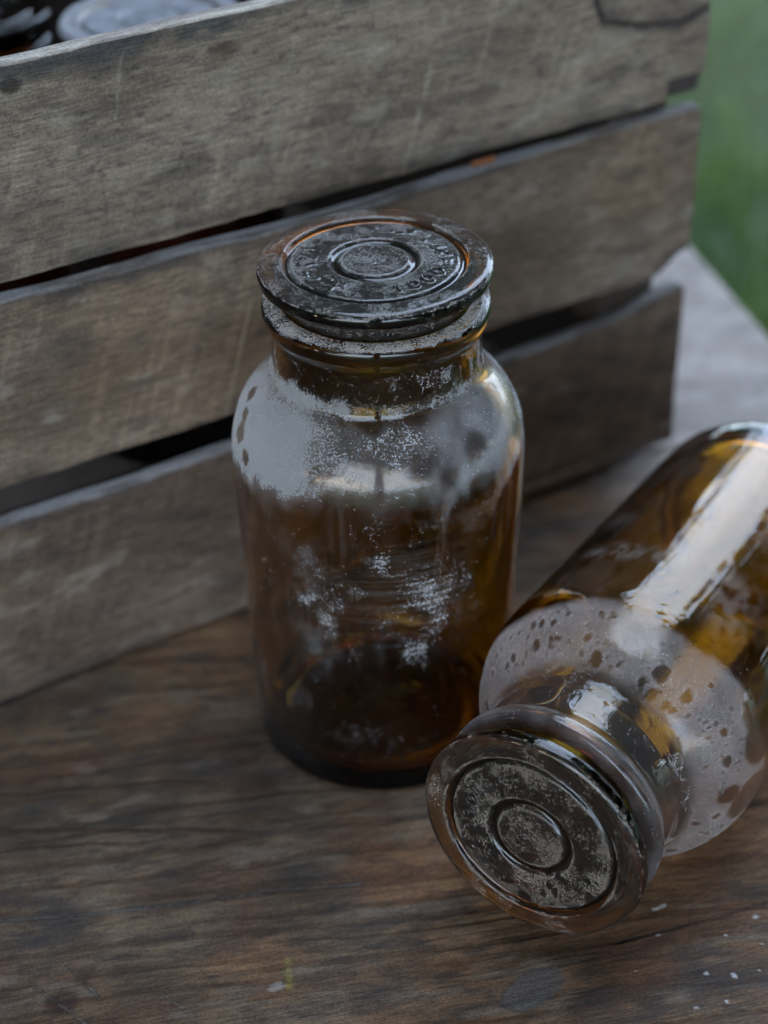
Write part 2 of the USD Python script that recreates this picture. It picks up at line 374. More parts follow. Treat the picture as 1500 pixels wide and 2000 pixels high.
SPLIT = [(150, 262), (156.2, 233.4), (160.8, 223.2), (182.1, 217.4), (201.0, 215.1), (220, 219)]
def top_front(S, W, Z):
    a, b = S * 1000, Z * 1000
    d = seg(a, b, SPLIT)
    above = sm(b - np.interp(a, [150, 157, 161, 182, 201, 220], [262, 233, 223, 217.4, 215.1, 219]), 0, 1.0) * (a > 152)
    crack = 0.0032 * np.exp(-(d / 0.9) ** 2)
    chip = sm(a - (196 - 0.0 * b), 0, 5) * sm(b - np.interp(a, [190, 220], [191, 190.5]), 0.8, -0.8)
    knot = 0.0008 * np.exp(-((a + 87.7) / 3) ** 2 - ((b - 251.4) / 2.4) ** 2)
    return crack + above * 0.0012 + chip * 0.0038 + knot
def top_color(c, a, b, W, part):
    d = seg(a, b, SPLIT) + 1.6 * (F(a / 4, b / 4, 0, 3, 41) - 0.5)
    c = lerp(c, (0.03, 0.024, 0.024), 0.92 * np.exp(-(d / 2.1) ** 2))
    up_ = sm(b - np.interp(a, [150, 157, 161, 182, 201, 220], [262, 233, 223, 217.4, 215.1, 219]), 0, 2.0) * (a > 154) * sm(F(a / 12, b / 5, 0, 4, 42), 0.35, 0.65)
    c = lerp(c, (0.06, 0.05, 0.05), 0.55 * up_)
    chip = sm(a - 195, 0, 4) * sm(b - 191, 1.0, -0.5)
    c = lerp(c, (0.04, 0.034, 0.034), 0.85 * chip)
    c = lerp(c, (0.04, 0.03, 0.02), 0.75 * np.exp(-(((a + 8.5) / 6) ** 2 + ((b - 247.7) / 2.6) ** 2) ** 1.5))
    kd = np.hypot((a + 87.7) / 1.25, b - 251.4)
    c = lerp(c, (0.04, 0.03, 0.026), 0.85 * sm(kd, 3.6, 2.2))
    c = lerp(c, (0.24, 0.21, 0.17), 0.4 * np.exp(-((kd - 4.4) / 0.9) ** 2))
    # dark bruising just under the worn upper edge on the left
    bru = sm(b, 249, 256) * sm(F(a / 16, b / 5, 4.0, 3, 77), 0.42, 0.6) * (part != 't')[None]
    c = lerp(c, (0.045, 0.048, 0.05), 0.7 * bru)
    for pts, k in (([(-47.6, 253.2), (-51.9, 232.1)], 0.35), ([(84, 240), (70.8, 199.7)], 0.4), ([(20, 246), (8, 205)], 0.25), ([(140, 222), (128, 190)], 0.3)):
        c = lerp(c, (0.36, 0.33, 0.26), k * np.exp(-(seg(a, b, pts) / 0.9) ** 2) * sm(F(a / 2, b / 5, 0, 2, 5), 0.3, 0.6))
    return c
front_board(0, 0.1813, 0.2600, 11, (0.166, 0.131, 0.098), (0.220, 0.176, 0.133), top_color, top_front, 'grey topmost front board with a split upper right corner',
            hi_fx=lambda s: -0.0012 * sm(s, -0.02, -0.09))

def mid_color(c, a, b, W, part):
    for pts, k in (([(-4.4, 146.2), (-22.2, 89.1)], 0.5), ([(6, 165), (2, 140)], 0.35)):
        c = lerp(c, (0.33, 0.28, 0.20), k * np.exp(-(seg(a, b, pts) / 0.7) ** 2))
    c = lerp(c, (0.045, 0.04, 0.04), 0.6 * sm(a, 168, 205) * sm(b, 112, 100) * sm(F(a / 12, b / 4, 0, 3, 31), 0.35, 0.55))
    return lerp(c, c * [1.05, 1.0, 0.93], sm(F(a / 60, b / 30, 0, 2, 32), 0.4, 0.7))
front_board(1, 0.0979, 0.1752, 23, (0.137, 0.099, 0.070), (0.184, 0.137, 0.100), mid_color, None, 'brownish middle front board scratched on the left',
            lo_fx=lambda s: 0.0095 * sm(s, 0.192, 0.2155) ** 1.5, hi_fx=lambda s: -0.0010 + 0.0014 * sm(s, 0.08, 0.19) - 0.002 * np.exp(-((s - 0.03) / 0.05) ** 2), rnd=0.0018)

def low_color(c, a, b, W, part):
    for x, y, rx, ry in ((195, 36, 13, 4), (204, 50, 10, 3), (180, 18, 9, 3), (150, 40, 8, 2.5), (208, 24, 8, 6), (135, 62, 9, 2.5), (210, 70, 8, 5), (176, 64, 12, 2), (-65, 68, 7, 2.5), (-40, 60, 12, 4), (-95, 62, 8, 4)):
        c = lerp(c, (0.035, 0.032, 0.034), 0.52 * np.exp(-((((a - x) * 0.94 + (b - y) * -0.34) / rx) ** 2 + (((a - x) * 0.34 + (b - y) * 0.94) / ry) ** 2)))
    return c
def low_front(S, W, Z):
    b = Z * 1000                                               # a worn ledge along the foot of the board
    return -0.0012 * sm(b, 11.5, 8.5) + 0.001 * np.exp(-((b - 11.5) / 1.2) ** 2)
front_board(2, 0.0012, 0.0826, 37, (0.096, 0.066, 0.046), (0.135, 0.096, 0.068), low_color, low_front, 'darkest brown lowest front board resting on the table',
            lo_fx=lambda s: 0.0045 * sm(s, 0.06, 0.16), hi_fx=lambda s: -0.0022 * sm(s, 0.0, 0.06) * sm(s, 0.19, 0.14) + 0.0015 * sm(s, 0.1, 0.15) + 0.0050 * sm(s, 0.18, 0.213), rnd=0.0022)

def rough_board(name, x, y, z, seed, tone, parent=crate, long_axis=0, label=None):
    """a plain board or batten of the crate: ranges x, y, z; its grain runs along long_axis"""
    lo = np.array([x[0], y[0], z[0]]); hi = np.array([x[1], y[1], z[1]])
    n = [3, 3, 3]; n[long_axis] = 40
    e = 0.0012
    ax = [np.unique(np.concatenate([[0, e / (hi[k] - lo[k])], np.linspace(0, 1, n[k]), [1 - e / (hi[k] - lo[k]), 1]])) for k in range(3)]
    vs, fs, off = [], [], 0
    for k in range(3):
        i, j = [q for q in range(3) if q != k]
        A, B = np.meshgrid(ax[i], ax[j], indexing='ij')
        for sgn in (0, 1):
            P = np.zeros(A.shape + (3,)); P[..., i] = A; P[..., j] = B; P[..., k] = sgn
            ff = grid_faces(*A.shape)
            if (sgn == 1) != (k == 1):
                ff = ff
            else:
                ff = ff[:, ::-1]
            vs.append(P.reshape(-1, 3)); fs.append(ff + off); off += A.size
    v = np.vstack(vs); f = np.vstack(fs)
    v = lo + v * (hi - lo)
    inner = np.clip(v, lo + e, hi - e)                          # round the arrises
    d = v - inner; ln = np.linalg.norm(d, axis=1, keepdims=True)
    v = np.where(ln > 0, inner + d / np.maximum(ln, 1e-9) * e, v)
    v = v + 0.0006 * (np.stack([F(v[:, 0] * 60, v[:, 1] * 60, v[:, 2] * 60, 2, seed + k) for k in range(3)], -1) - 0.5)
    q = v * 1000; l_ = q[:, long_axis]; o_ = q[:, [k for k in range(3) if k != long_axis]]
    g1 = F(l_ / 40, o_[:, 0] / 1.5, o_[:, 1] / 1.5, 3, seed); g2 = F(l_ / 30, o_[:, 0] / 20, o_[:, 1] / 20, 3, seed + 3)
    c = np.asarray(tone) * (0.55 + 0.5 * g1 + 0.4 * g2)[:, None]
    import trimesh
    fq = np.vstack([f[:, [0, 1, 2]], f[:, [0, 2, 3]]])
    tm = trimesh.Trimesh(v, fq, process=False)
    m = put(name, v, fq, crate_wood, parent, 40 if False else True, tint=c)
    tag(m.GetPrim(), label)
    return m

PT = (0.055, 0.042, 0.033)  # inner wood: shade put into the tone so the gaps look black
for sx in (0.1735, L0 + 0.011):
    for yy in ((TH + 0.0006, TH + 0.024), (DEPTH - TH - 0.024, DEPTH - TH - 0.0006)):
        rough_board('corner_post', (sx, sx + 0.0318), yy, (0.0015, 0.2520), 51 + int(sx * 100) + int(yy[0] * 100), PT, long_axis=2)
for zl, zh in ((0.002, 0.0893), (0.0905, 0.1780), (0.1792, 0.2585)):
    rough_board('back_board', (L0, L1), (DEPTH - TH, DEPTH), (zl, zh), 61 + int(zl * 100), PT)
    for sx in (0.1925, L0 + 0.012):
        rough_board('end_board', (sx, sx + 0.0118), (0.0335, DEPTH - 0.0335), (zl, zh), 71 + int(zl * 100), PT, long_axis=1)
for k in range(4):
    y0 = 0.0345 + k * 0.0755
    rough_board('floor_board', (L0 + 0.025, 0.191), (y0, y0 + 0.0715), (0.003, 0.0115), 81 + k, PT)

# rusty nail heads showing in the gap and at the ends of the boards
rust = M('rust_look', {'tc': ('texture_coordinate', {}), 'n': ('noise_texture', {'scale': 2000.0, 'detail': 4.0}),
                       'r': ('rgb_ramp', {'ramp': [(0.3, (0.16, 0.055, 0.02)), (0.7, (0.42, 0.16, 0.06))]}), 'p': ('principled_bsdf', {'roughness': 0.8, 'metallic': 0.2})},
         [('tc.object', 'n.vector'), ('n.fac', 'r.fac'), ('r.color', 'p.base_color')], surface='p.BSDF')
def lathe(prof, n):
    prof = np.asarray(prof, float)
    th = np.arange(n) / n * 2 * np.pi
    v = np.stack([prof[:, 0, None] * np.cos(th), prof[:, 0, None] * np.sin(th), np.repeat(prof[:, 1, None], n, 1)], -1)
    f = grid_faces(len(prof), n, True)
    return v.reshape(-1, 3), np.vstack([f[:, [0, 1, 2]], f[:, [0, 2, 3]]])
import trimesh
def nail(s, z, y=-0.0004):
    v, f = lathe([(1e-5, -0.012), (0.0009, -0.011), (0.0009, -0.0002), (0.0022, 0.0), (0.0024, 0.0004), (0.0018, 0.0010), (1e-5, 0.0013)], 14)
    v = np.stack([v[:, 0] + s, -v[:, 2] + y, v[:, 1] + z], -1)
    put('nail', v, f, rust, crate)
# one nail left lying in the gap, seen as a small orange spot
v, f = lathe([(1e-5, 0), (0.0013, 0.0006), (0.0013, 0.011), (1e-5, 0.0115)], 12)
v = np.stack([v[:, 2] + 0.099, v[:, 0] + 0.0022, v[:, 1] + 0.1768], -1)
m = put('nail', v, f, rust, crate); tag(m.GetPrim(), 'rusty orange nail in the gap between the upper two boards')

# ---------------------------------------------------------------- the table
A13 = math.radians(13)
table = thing('wooden_table', 'worn brown plank table under the crate and the two brown glass jars', 'table', (0, 0, GZ), 13.0)
TZ = -GZ                                                        # table top level in local coordinates

WHITE = [(68.8, -125.3, 3.2, 0.8, 0.15), (63.4, -136.6, 1.3, 0.6, 0.2), (98.9, -138.0, 1.1, 0.9, 0.3), (81.7, -160.3, 0.8, 1.6, 0.2), (75.0, -169.6, 0.7, 0.7, 0), (73.0, -156.9, .8, .7, 0),
         (64.1, -169.6, .6, .6, 0), (90.5, -160.3, .7, .6, 0), (96, -150, .5, .5, 0), (-68.3, -125.6, 3.0, 2.0, 0.2), (50, -150, .5, .5, 0), (86, -143, .5, .4, 0)]
def table_color(a, b):
    """albedo, relief (m) of the table top; a along the planks, b across, in mm"""
    g_ = b + 0.07 * a + 9 * (F(a / 120, b / 55, 0, 3, 101) - 0.5) * 2 + 3 * (F(a / 35, b / 14, 0, 2, 102) - 0.5)
    grey = sm(F(a / 70, b / 45, 0, 4, 103), 0.36, 0.64)
    grey = np.clip(grey + 0.5 * sm(a, -40, -150), 0, 1) * (1 - 0.55 * sm(a, 0, 60) * sm(b, -60, -110))
    c = lerp((0.118, 0.064, 0.031), (0.085, 0.058, 0.037), grey)
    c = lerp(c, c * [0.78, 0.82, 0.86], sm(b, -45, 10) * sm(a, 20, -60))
    ring = F(a / 260, g_ / 3.4, 0, 2, 104)
    line = sm(ring, 0.56, 0.72)                                 # late wood
    early = sm(ring, 0.45, 0.25)
    c = lerp(c, c * [0.52, 0.42, 0.35], 0.5 * line)
    c = lerp(c, c * [1.45, 1.32, 1.18], 0.30 * early)
    fib = 0.6 * F(a / 13, g_ / 1.0, 0, 3, 105) + 0.4 * F(a / 5, g_ / 2.2, 0, 3, 125)
    c = c * (0.55 + 0.9 * fib)[..., None] * ((0.35 + 1.3 * F(a / 55, b / 32, 11, 4, 131)) * (0.55 + 0.9 * F(a / 13, b / 8, 11, 4, 132)))[..., None]
    stain = sm(F(a / 34, g_ / 16, 3, 4, 106), 0.54, 0.78)
    c = lerp(c, (0.028, 0.024, 0.022), 0.72 * stain)
    sm2 = sm(F(a / 11, g_ / 2.6, 3, 3, 107), 0.60, 0.74)
    c = lerp(c, (0.028, 0.023, 0.02), 0.55 * sm2)
    red = sm(F(a / 24, b / 18, 5, 4, 108), 0.52, 0.78)
    c = lerp(c, (0.080, 0.037, 0.020), 0.5 * red)
    pale = sm(F(a / 20, g_ / 6, 9, 4, 109), 0.60, 0.80)
    c = lerp(c, (0.135, 0.105, 0.078), 0.5 * pale)
    relief = 0.00055 * (0.5 - line) * 0.6 + 0.0003 * (fib - 0.5) + 0.0012 * (F(a / 60, b / 40, 0, 2, 110) - 0.5)
    # single marks
    for x, y, r_, col, k in ((-139, -113.8, 5.6, (0.045, 0.014, 0.009), 0.85), (-129, -103, 3.2, (0.055, 0.022, 0.014), 0.6), (-60, -10.2, 9, (0.045, 0.020, 0.012), 0.75), (-57.6, -29.8, 9.5, (0.045, 0.021, 0.014), 0.65),
                             (-150, -97, 3, (0.07, 0.03, 0.02), 0.5), (-81, -55, 15, (0.10, 0.05, 0.03), 0.35), (-98, -79, 9, (0.09, 0.042, 0.026), 0.45)):
        d = np.hypot(a - x, (b - y) * (1.25 if r_ > 7 else 1.0)) + 0.35 * r_ * (F(a / 6, b / 6, r_, 2, 111) - 0.5)
        c = lerp(c, lerp(c * 0.4, np.asarray(col) * 0.7, np.full(c.shape[:-1], 0.6)), k * sm(d, r_ * 1.08, r_ * 0.75))
        c = lerp(c, np.asarray(col) * 0.5, 0.4 * k * np.exp(-((d - r_) / 0.7) ** 2))
    d = np.hypot((a - 15) / 1.25, (b + 148 - 0.25 * (a - 15)) / 0.72) + 5 * (F(a / 9, b / 6, 2, 3, 112) - 0.5)
    c = lerp(c, (0.060, 0.056, 0.055), 0.7 * sm(d, 10.5, 9.0)); c = lerp(c, (0.025, 0.022, 0.02), 0.6 * np.exp(-((d - 9.8) / 0.7) ** 2) * sm(a, 22, 4))
    d = seg(a, b, [(-62.4, -115.5), (-64.4, -128)])
    c = lerp(c, (0.20, 0.175, 0.035), 0.55 * sm(d, 1.3, 0.7) * sm(F(a / 1.5, b / 1.2, 0, 2, 113), 0.28, 0.5))
    for x, y, rx, ry, t in WHITE:
        u, v_ = (a - x) * math.cos(t) + (b - y) * math.sin(t), -(a - x) * math.sin(t) + (b - y) * math.cos(t)
        d = np.hypot(u / rx, v_ / ry) + 0.9 * (F(a / 1.2, b / 1.0, 0, 2, 114) - 0.5)
        k = sm(d, 1.05, 0.7) * (0.85 if rx < 2.9 or x > 0 else 0.35)
        c = lerp(c, (0.36, 0.355, 0.345), k); relief = relief + 0.00025 * k
    for pts, wd, dp, lc in (([(-200, -66), (-156.6, -72.3), (-121.4, -77.9), (-89.2, -81.4), (-60, -84.0)], 0.55, 0.0009, 0.30), ([(-70, -81.5), (-31, -87.9)], 0.4, 0.0003, 0.22), ([(-135.8, -97.8), (-126.5, -115.9)], 0.45, 0.0005, 0.2),
                            ([(-148.4, -103.6), (-131.8, -125.4), (-122, -140)], 0.4, 0.0004, 0.22), ([(-150, -125), (-140, -150)], 0.4, 0.0004, 0.2), ([(-107, -118), (-97, -131)], 0.35, 0.0003, 0.22),
                            ([(47.6, -136.5), (86, -134.6), (130, -131)], 0.45, 0.0006, 0.03), ([(-115, -100), (-100, -104)], .3, .0003, .04)):
        d = seg(a, b, pts) + 0.5 * (F(a / 5, b / 5, 0, 2, 115) - 0.5)
        c = lerp(c, (lc * 0.6, lc * 0.55, lc * 0.5), 0.6 * sm(d, wd * 1.0, wd * 0.3) * sm(F(a / 7, b / 7, wd, 3, 118), 0.3, 0.55))
        c = lerp(c, (0.02, 0.017, 0.015), 0.6 * np.exp(-((d - wd * 1.5) / (wd * 0.6)) ** 2)); relief = relief - dp * sm(d, wd * 1.4, 0)
    for x, y, w1, w2, hgt in ((-152, -9, -68, -21.5, 1.6), (-153, -28, -60, -52, 1.9), (-160, -38, -95, -48, 1.0)):   # raised-grain furrows
        d = np.abs(b - (y + (a - x) / (w1 - x) * (w2 - y)) - 2.2 * (F(a / 18, 0, hgt, 3, 116) - 0.5) * 2)
        k = sm(d, hgt, 0) * sm(a, w1 + 12, w1 - 14)
        c = lerp(c, (0.05, 0.028, 0.018), 0.75 * k); relief = relief - 0.0009 * k
    worn = sm(a, 120, 190) * sm(b, 60, 130)                      # far corner mask: sky glare painted into the albedo, not wear
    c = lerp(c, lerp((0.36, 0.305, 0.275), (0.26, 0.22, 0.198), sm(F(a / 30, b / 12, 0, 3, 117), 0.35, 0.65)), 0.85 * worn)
    return np.clip(c, 0.012, 0.6), relief

def table_plank(s, v, v_edges, thick, label=None):
    """s, v: grid lines of the top (metres)."""
    S, Vv = np.meshgrid(s, v, indexing='ij')
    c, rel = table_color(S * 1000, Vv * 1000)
    e = np.minimum.reduce([Vv - v[0], v[-1] - Vv, s[-1] - S])
    top = np.stack([S, Vv, TZ + rel - 0.0016 * sm(e, 0.002, 0) - 0.0006], -1)
    n, m = S.shape
    rim = np.concatenate([np.arange(m) * 1, (np.arange(1, n)) * m + m - 1, (n - 1) * m + np.arange(m - 2, -1, -1), np.arange(n - 2, 0, -1) * m])
    P = top.reshape(-1, 3)
    low = P[rim].copy(); low[:, 2] = TZ - thick
    k = len(rim); N = n * m
    j = np.arange(k); q = (j + 1) % k
    side = np.stack([rim[j], rim[q], N + q, N + j], 1)
    cen = np.array([[S.mean(), Vv.mean(), TZ - thick]])
    verts = np.vstack([P, low, cen])
    f = grid_faces(n, m)[:, ::-1]
    ff = np.vstack([f[:, [0, 1, 2]], f[:, [0, 2, 3]], side[:, [0, 1, 2]][:, ::-1] * 0 + side[:, [0, 1, 2]], side[:, [0, 2, 3]], np.stack([N + j, N + q, np.full(k, N + k)], 1)])
    f_top = 2 * len(f)
    ff[:f_top] = ff[:f_top][:, ::-1]
    col = np.vstack([c.reshape(-1, 3), np.tile([0.16, 0.12, 0.09], (k + 1, 1))])
    # top faces must look up
    a_, b_, c_ = (verts[ff[:f_top, i]] for i in range(3))
    if np.cross(b_ - a_, c_ - a_)[:, 2].mean() < 0:
        ff[:f_top] = ff[:f_top][:, ::-1]
    a_, b_, c_ = (verts[ff[f_top:f_top + 2 * k, i]] for i in range(3))
    nr = np.cross(b_ - a_, c_ - a_); out = (a_ + b_ + c_) / 3 - cen[0]
    if (nr[:, :2] * out[:, :2]).sum() < 0:
        ff[f_top:f_top + 2 * k] = ff[f_top:f_top + 2 * k][:, ::-1]
    a_, b_, c_ = (verts[ff[f_top + 2 * k:, i]] for i in range(3))
    if np.cross(b_ - a_, c_ - a_)[:, 2].mean() > 0:
        ff[f_top + 2 * k:] = ff[f_top + 2 * k:][:, ::-1]
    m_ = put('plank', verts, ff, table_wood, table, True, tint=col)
    tag(m_.GetPrim(), label)

s_near = np.unique(np.round(np.concatenate([np.linspace(-1.0, -0.2, 60), np.linspace(-0.2, 0.273, 600)]), 6))
s_far = np.unique(np.round(np.concatenate([np.linspace(-1.0, 0.1, 60), np.linspace(0.1, 0.273, 120)]), 6))
v_near = np.unique(np.round(np.concatenate([[-0.190, -0.189, -0.188], np.linspace(-0.187, 0.1490, 700), [0.1495, 0.150]]), 6))
v_far = np.concatenate([[0.1510, 0.1515, 0.152], np.linspace(0.153, 0.414, 120), [0.4145, 0.415]])
v_front = np.concatenate([[-0.42, -0.4195, -0.419], np.linspace(-0.41, -0.196, 30), [-0.192, -0.1915, -0.1910]])
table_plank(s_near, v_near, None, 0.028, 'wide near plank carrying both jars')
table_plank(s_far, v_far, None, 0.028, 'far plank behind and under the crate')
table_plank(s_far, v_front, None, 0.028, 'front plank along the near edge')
def table_piece(name, x, y, z, seed, axis):
    rough_board(name, x, y, z, seed, (0.16, 0.12, 0.09), table, axis)
for x in ((0.15, 0.22), (-0.95, -0.88)):
    for y in ((-0.37, -0.30), (0.30, 0.37)):
        table_piece('leg', x, y, (0.0, TZ - 0.0285), 91 + int(x[0] * 10 + y[0] * 30), 2)
for y in ((-0.345, -0.32), (0.32, 0.345)):
    table_piece('apron', (-0.878, 0.148), y, (TZ - 0.12, TZ - 0.0285), 95, 0)
for x in ((-0.925, -0.90), (0.17, 0.195)):
    table_piece('apron', x, (-0.298, 0.298), (TZ - 0.12, TZ - 0.0285), 96, 1)

# ---------------------------------------------------------------- the jars
OUT = np.array([(1e-2, 2), (30, 1.6), (40, 0.8), (44, 0.15), (46.3, 0.6), (48, 2.2), (48.9, 5), (49.4, 10), (49.6, 16.3), (51.1, 70), (52.4, 120), (52.5, 126.8), (52.3, 131.5), (51.4, 137), (49.4, 143.5),
                (46.4, 149.3), (42.4, 154.2), (39, 157.6), (37, 161), (36.4, 165), (36.3, 172), (36.6, 176.6), (37.6, 178.6), (38.8, 181), (39.3, 183.4), (38.9, 185.4), (37.6, 186.6), (35.5, 187), (33, 186.8)])
INN = np.array([(31.9, 185.8), (31.5, 182), (30.9, 168), (31.2, 163), (33, 157.5), (38, 152), (43, 146), (46.4, 138), (47.7, 130), (47.8, 120), (46.6, 70), (45.2, 22), (44.6, 14), (42, 9.5), (36, 7.6), (20, 7.2), (1e-2, 7.8)])
STOP_TOP = [(1e-2, 199.7), (6, 199.75), (10.8, 199.85), (11.6, 199.7), (12.4, 198.9), (13.6, 198.5), (14.8, 198.9), (15.6, 199.75), (16.5, 199.95), (22, 199.8), (27.6, 199.75), (28.4, 199.5), (29.1, 198.7), (29.9, 198.4), (30.7, 198.9), (31.3, 199.9), (32, 200.3), (35, 200.25), (37.6, 200.15),
            (38.8, 199.7), (39.6, 198.8), (40, 197.4), (39.9, 196), (39.3, 194.9), (38.2, 194.3), (36.5, 194.2), (33.6, 194.1), (32.4, 193.4), (31.8, 191), (31.2, 185.5), (30.4, 168), (29.8, 161.5), (28.5, 159.2), (25, 158.4), (1e-2, 158.2)]

def resample(P, step):
    P = np.asarray(P, float)
    t = np.r_[0, np.cumsum(np.linalg.norm(np.diff(P, axis=0), axis=1))]
    n = max(int(t[-1] / step), 4)
    u = np.linspace(0, t[-1], n)
    return np.stack([PchipInterpolator(t, P[:, 0])(u), PchipInterpolator(t, P[:, 1])(u)], 1)

def revolve(P, n):
    th = np.arange(n) / n * 2 * np.pi
    R, TH_ = np.meshgrid(P[:, 0], th, indexing='ij')
    Z = np.repeat(P[:, 1, None], n, 1)
    return R, TH_, Z

def jar_body(parent, dust, seed, n=400, step=0.9, stretch=0.0, mat=None):
    Po, Pi = resample(OUT, step), resample(INN, 3.5)
    P = np.vstack([Po, Pi])
    outer = np.r_[np.ones(len(Po)), np.zeros(len(Pi))][:, None]
    P[:, 1] -= stretch * np.clip(1 - P[:, 1] / 112, 0, 1)
    R, A, Z = revolve(P, n)
    ca, sa = np.cos(A), np.sin(A)
    wav = (F(ca * 1.6 + 9, sa * 1.6 + 9, Z / 35, 3, seed) - 0.5)                      # hand-made glass is never quite even
    wav2 = (F(ca * 1.2 + 3, sa * 1.2 + 3, Z / 7, 2, seed + 1) - 0.5)
    R = R + sm(R, 5, 30) * (outer * (0.5 * wav + 0.03 * wav2) + (1 - outer) * (-0.5 * wav + 0.12 * wav2)) * sm(Z, 189, 176) * sm(Z, 2, 14)
    d = np.stack(dust(A, Z, R), -1) * outer[..., None] if dust else np.zeros(R.shape + (3,))
    v = np.stack([R * ca, R * sa, Z], -1).reshape(-1, 3) / 1000
    f = grid_faces(len(P), n, True)
    return put('jar_body', v, np.vstack([f[:, [0, 1, 2]], f[:, [0, 2, 3]]]), mat or jar_glass, parent, True, dust=d.reshape(-1, 3))

def glyph(ch, x, y):
    """distance (mm) from the strokes of a moulded character, cell about 3 x 4.6 mm, centre at 0"""
    if ch == '0':
        return np.abs(np.hypot(x / 1.6, y / 2.0) - 1) * 1.7
    if ch == '1':
        return np.minimum(seg(x, y, [(0.1, -1.9), (0.1, 1.9)]), seg(x, y, [(0.1, 1.9), (-0.8, 1.1)]))
    if ch == 'S':
        t = np.linspace(0.6, 4.9, 12)
        up = [(0.8 * math.cos(k), 0.85 + 0.85 * math.sin(k)) for k in t]
        dn = [(-0.8 * math.cos(k), -0.85 - 0.85 * math.sin(k)) for k in t]
        return np.minimum(seg(x, y, up), seg(x, y, dn))
    if ch == '8':
        return np.minimum(np.abs(np.hypot(x / 0.8, (y - 0.95) / 0.9) - 1) * 0.85, np.abs(np.hypot(x / 0.95, (y + 0.95) / 1.0) - 1) * 0.95)

def stopper(parent, dust, seed, text_at, n=460, step=0.42, mat=None, centre_rot=0.0, shift=(0, 0), tilt=0.0):
    k = int(np.argmin([abs(p[1] - 194.2) for p in STOP_TOP]))
    P = np.vstack([resample(STOP_TOP[:k + 1], step), resample(STOP_TOP[k:], 2.2)[1:]])
    R, A, Z = revolve(P, n)
    topside = sm(Z, 198.0, 198.6) * (R < 38)
    x, y = R * np.cos(A), R * np.sin(A)
    up = np.zeros_like(R)
    for ang, ch in text_at:
        a = math.radians(ang)
        # capitals point to the centre; the word runs anticlockwise seen from above
        lx = -(x * -math.sin(a) + y * math.cos(a)) * -1
        ly = 22.6 - (x * math.cos(a) + y * math.sin(a))
        d = glyph(ch, lx, ly)
        up += 0.95 * np.exp(-(d / 0.48) ** 4) * (np.abs(lx) < 2.9) * (np.abs(ly) < 4)
    for ch, ox, oy in (('S', -1.6, 0), ('8', 1.6, 0)):
        cx, sx = math.cos(centre_rot), math.sin(centre_rot)
        lx, ly = x * cx + y * sx - ox, -x * sx + y * cx - oy
        up += 0.25 * np.exp(-(glyph(ch, lx, ly) / 0.4) ** 4) * (R < 6)
    # the rest of the ring: worn, unreadable moulding
    band = sm(R, 19, 20.5) * sm(R, 26.5, 25)
    near = np.min([np.abs((np.degrees(A) - t[0] + 180) % 360 - 180) for t in text_at], axis=0)
    worn = sm(F(x / 2.1, y / 2.1, seed, 2, seed), 0.52, 0.66) * sm(near, 12, 20) * sm(F(x / 14, y / 14, seed, 2, seed + 9), 0.40, 0.55)
    up += 0.35 * band * worn
    up += 0.22 * (F(x / 5, y / 5, 1, 3, seed + 2) - 0.5) * sm(R, 2, 6)
    nick = 0.8 * np.exp(-((A - math.radians(308.5)) / 0.035) ** 2) * sm(R, 38.4, 39.6) * (Z > 195.5)
    Z2 = Z + up * topside
    wav = 0.35 * (F(np.cos(A) * 2 + 5, np.sin(A) * 2 + 5, seed, 3, seed + 3) - 0.5) * sm(R, 30, 40)
    R2 = R + wav - nick + 0.25 * (F(np.cos(A) * 14 + 30, np.sin(A) * 14 + 30, Z / 2, 2, seed + 4) - 0.5) * sm(R, 38, 39.5)
    d = np.stack(dust(A, Z2, R2, up * topside), -1)
    v = np.stack([R2 * np.cos(A) + shift[0], R2 * np.sin(A) + shift[1], Z2], -1).reshape(-1, 3) / 1000
    if tilt:
        v[:, 2] += v[:, 0] * tilt
    f = grid_faces(len(P), n, True)[:, ::-1]
    return put('stopper', v, np.vstack([f[:, [0, 1, 2]], f[:, [0, 2, 3]]]), mat or stopper_glass, parent, True, dust=d.reshape(-1, 3))

def adist(A, deg):
    return (np.degrees(A) - deg + 180) % 360 - 180

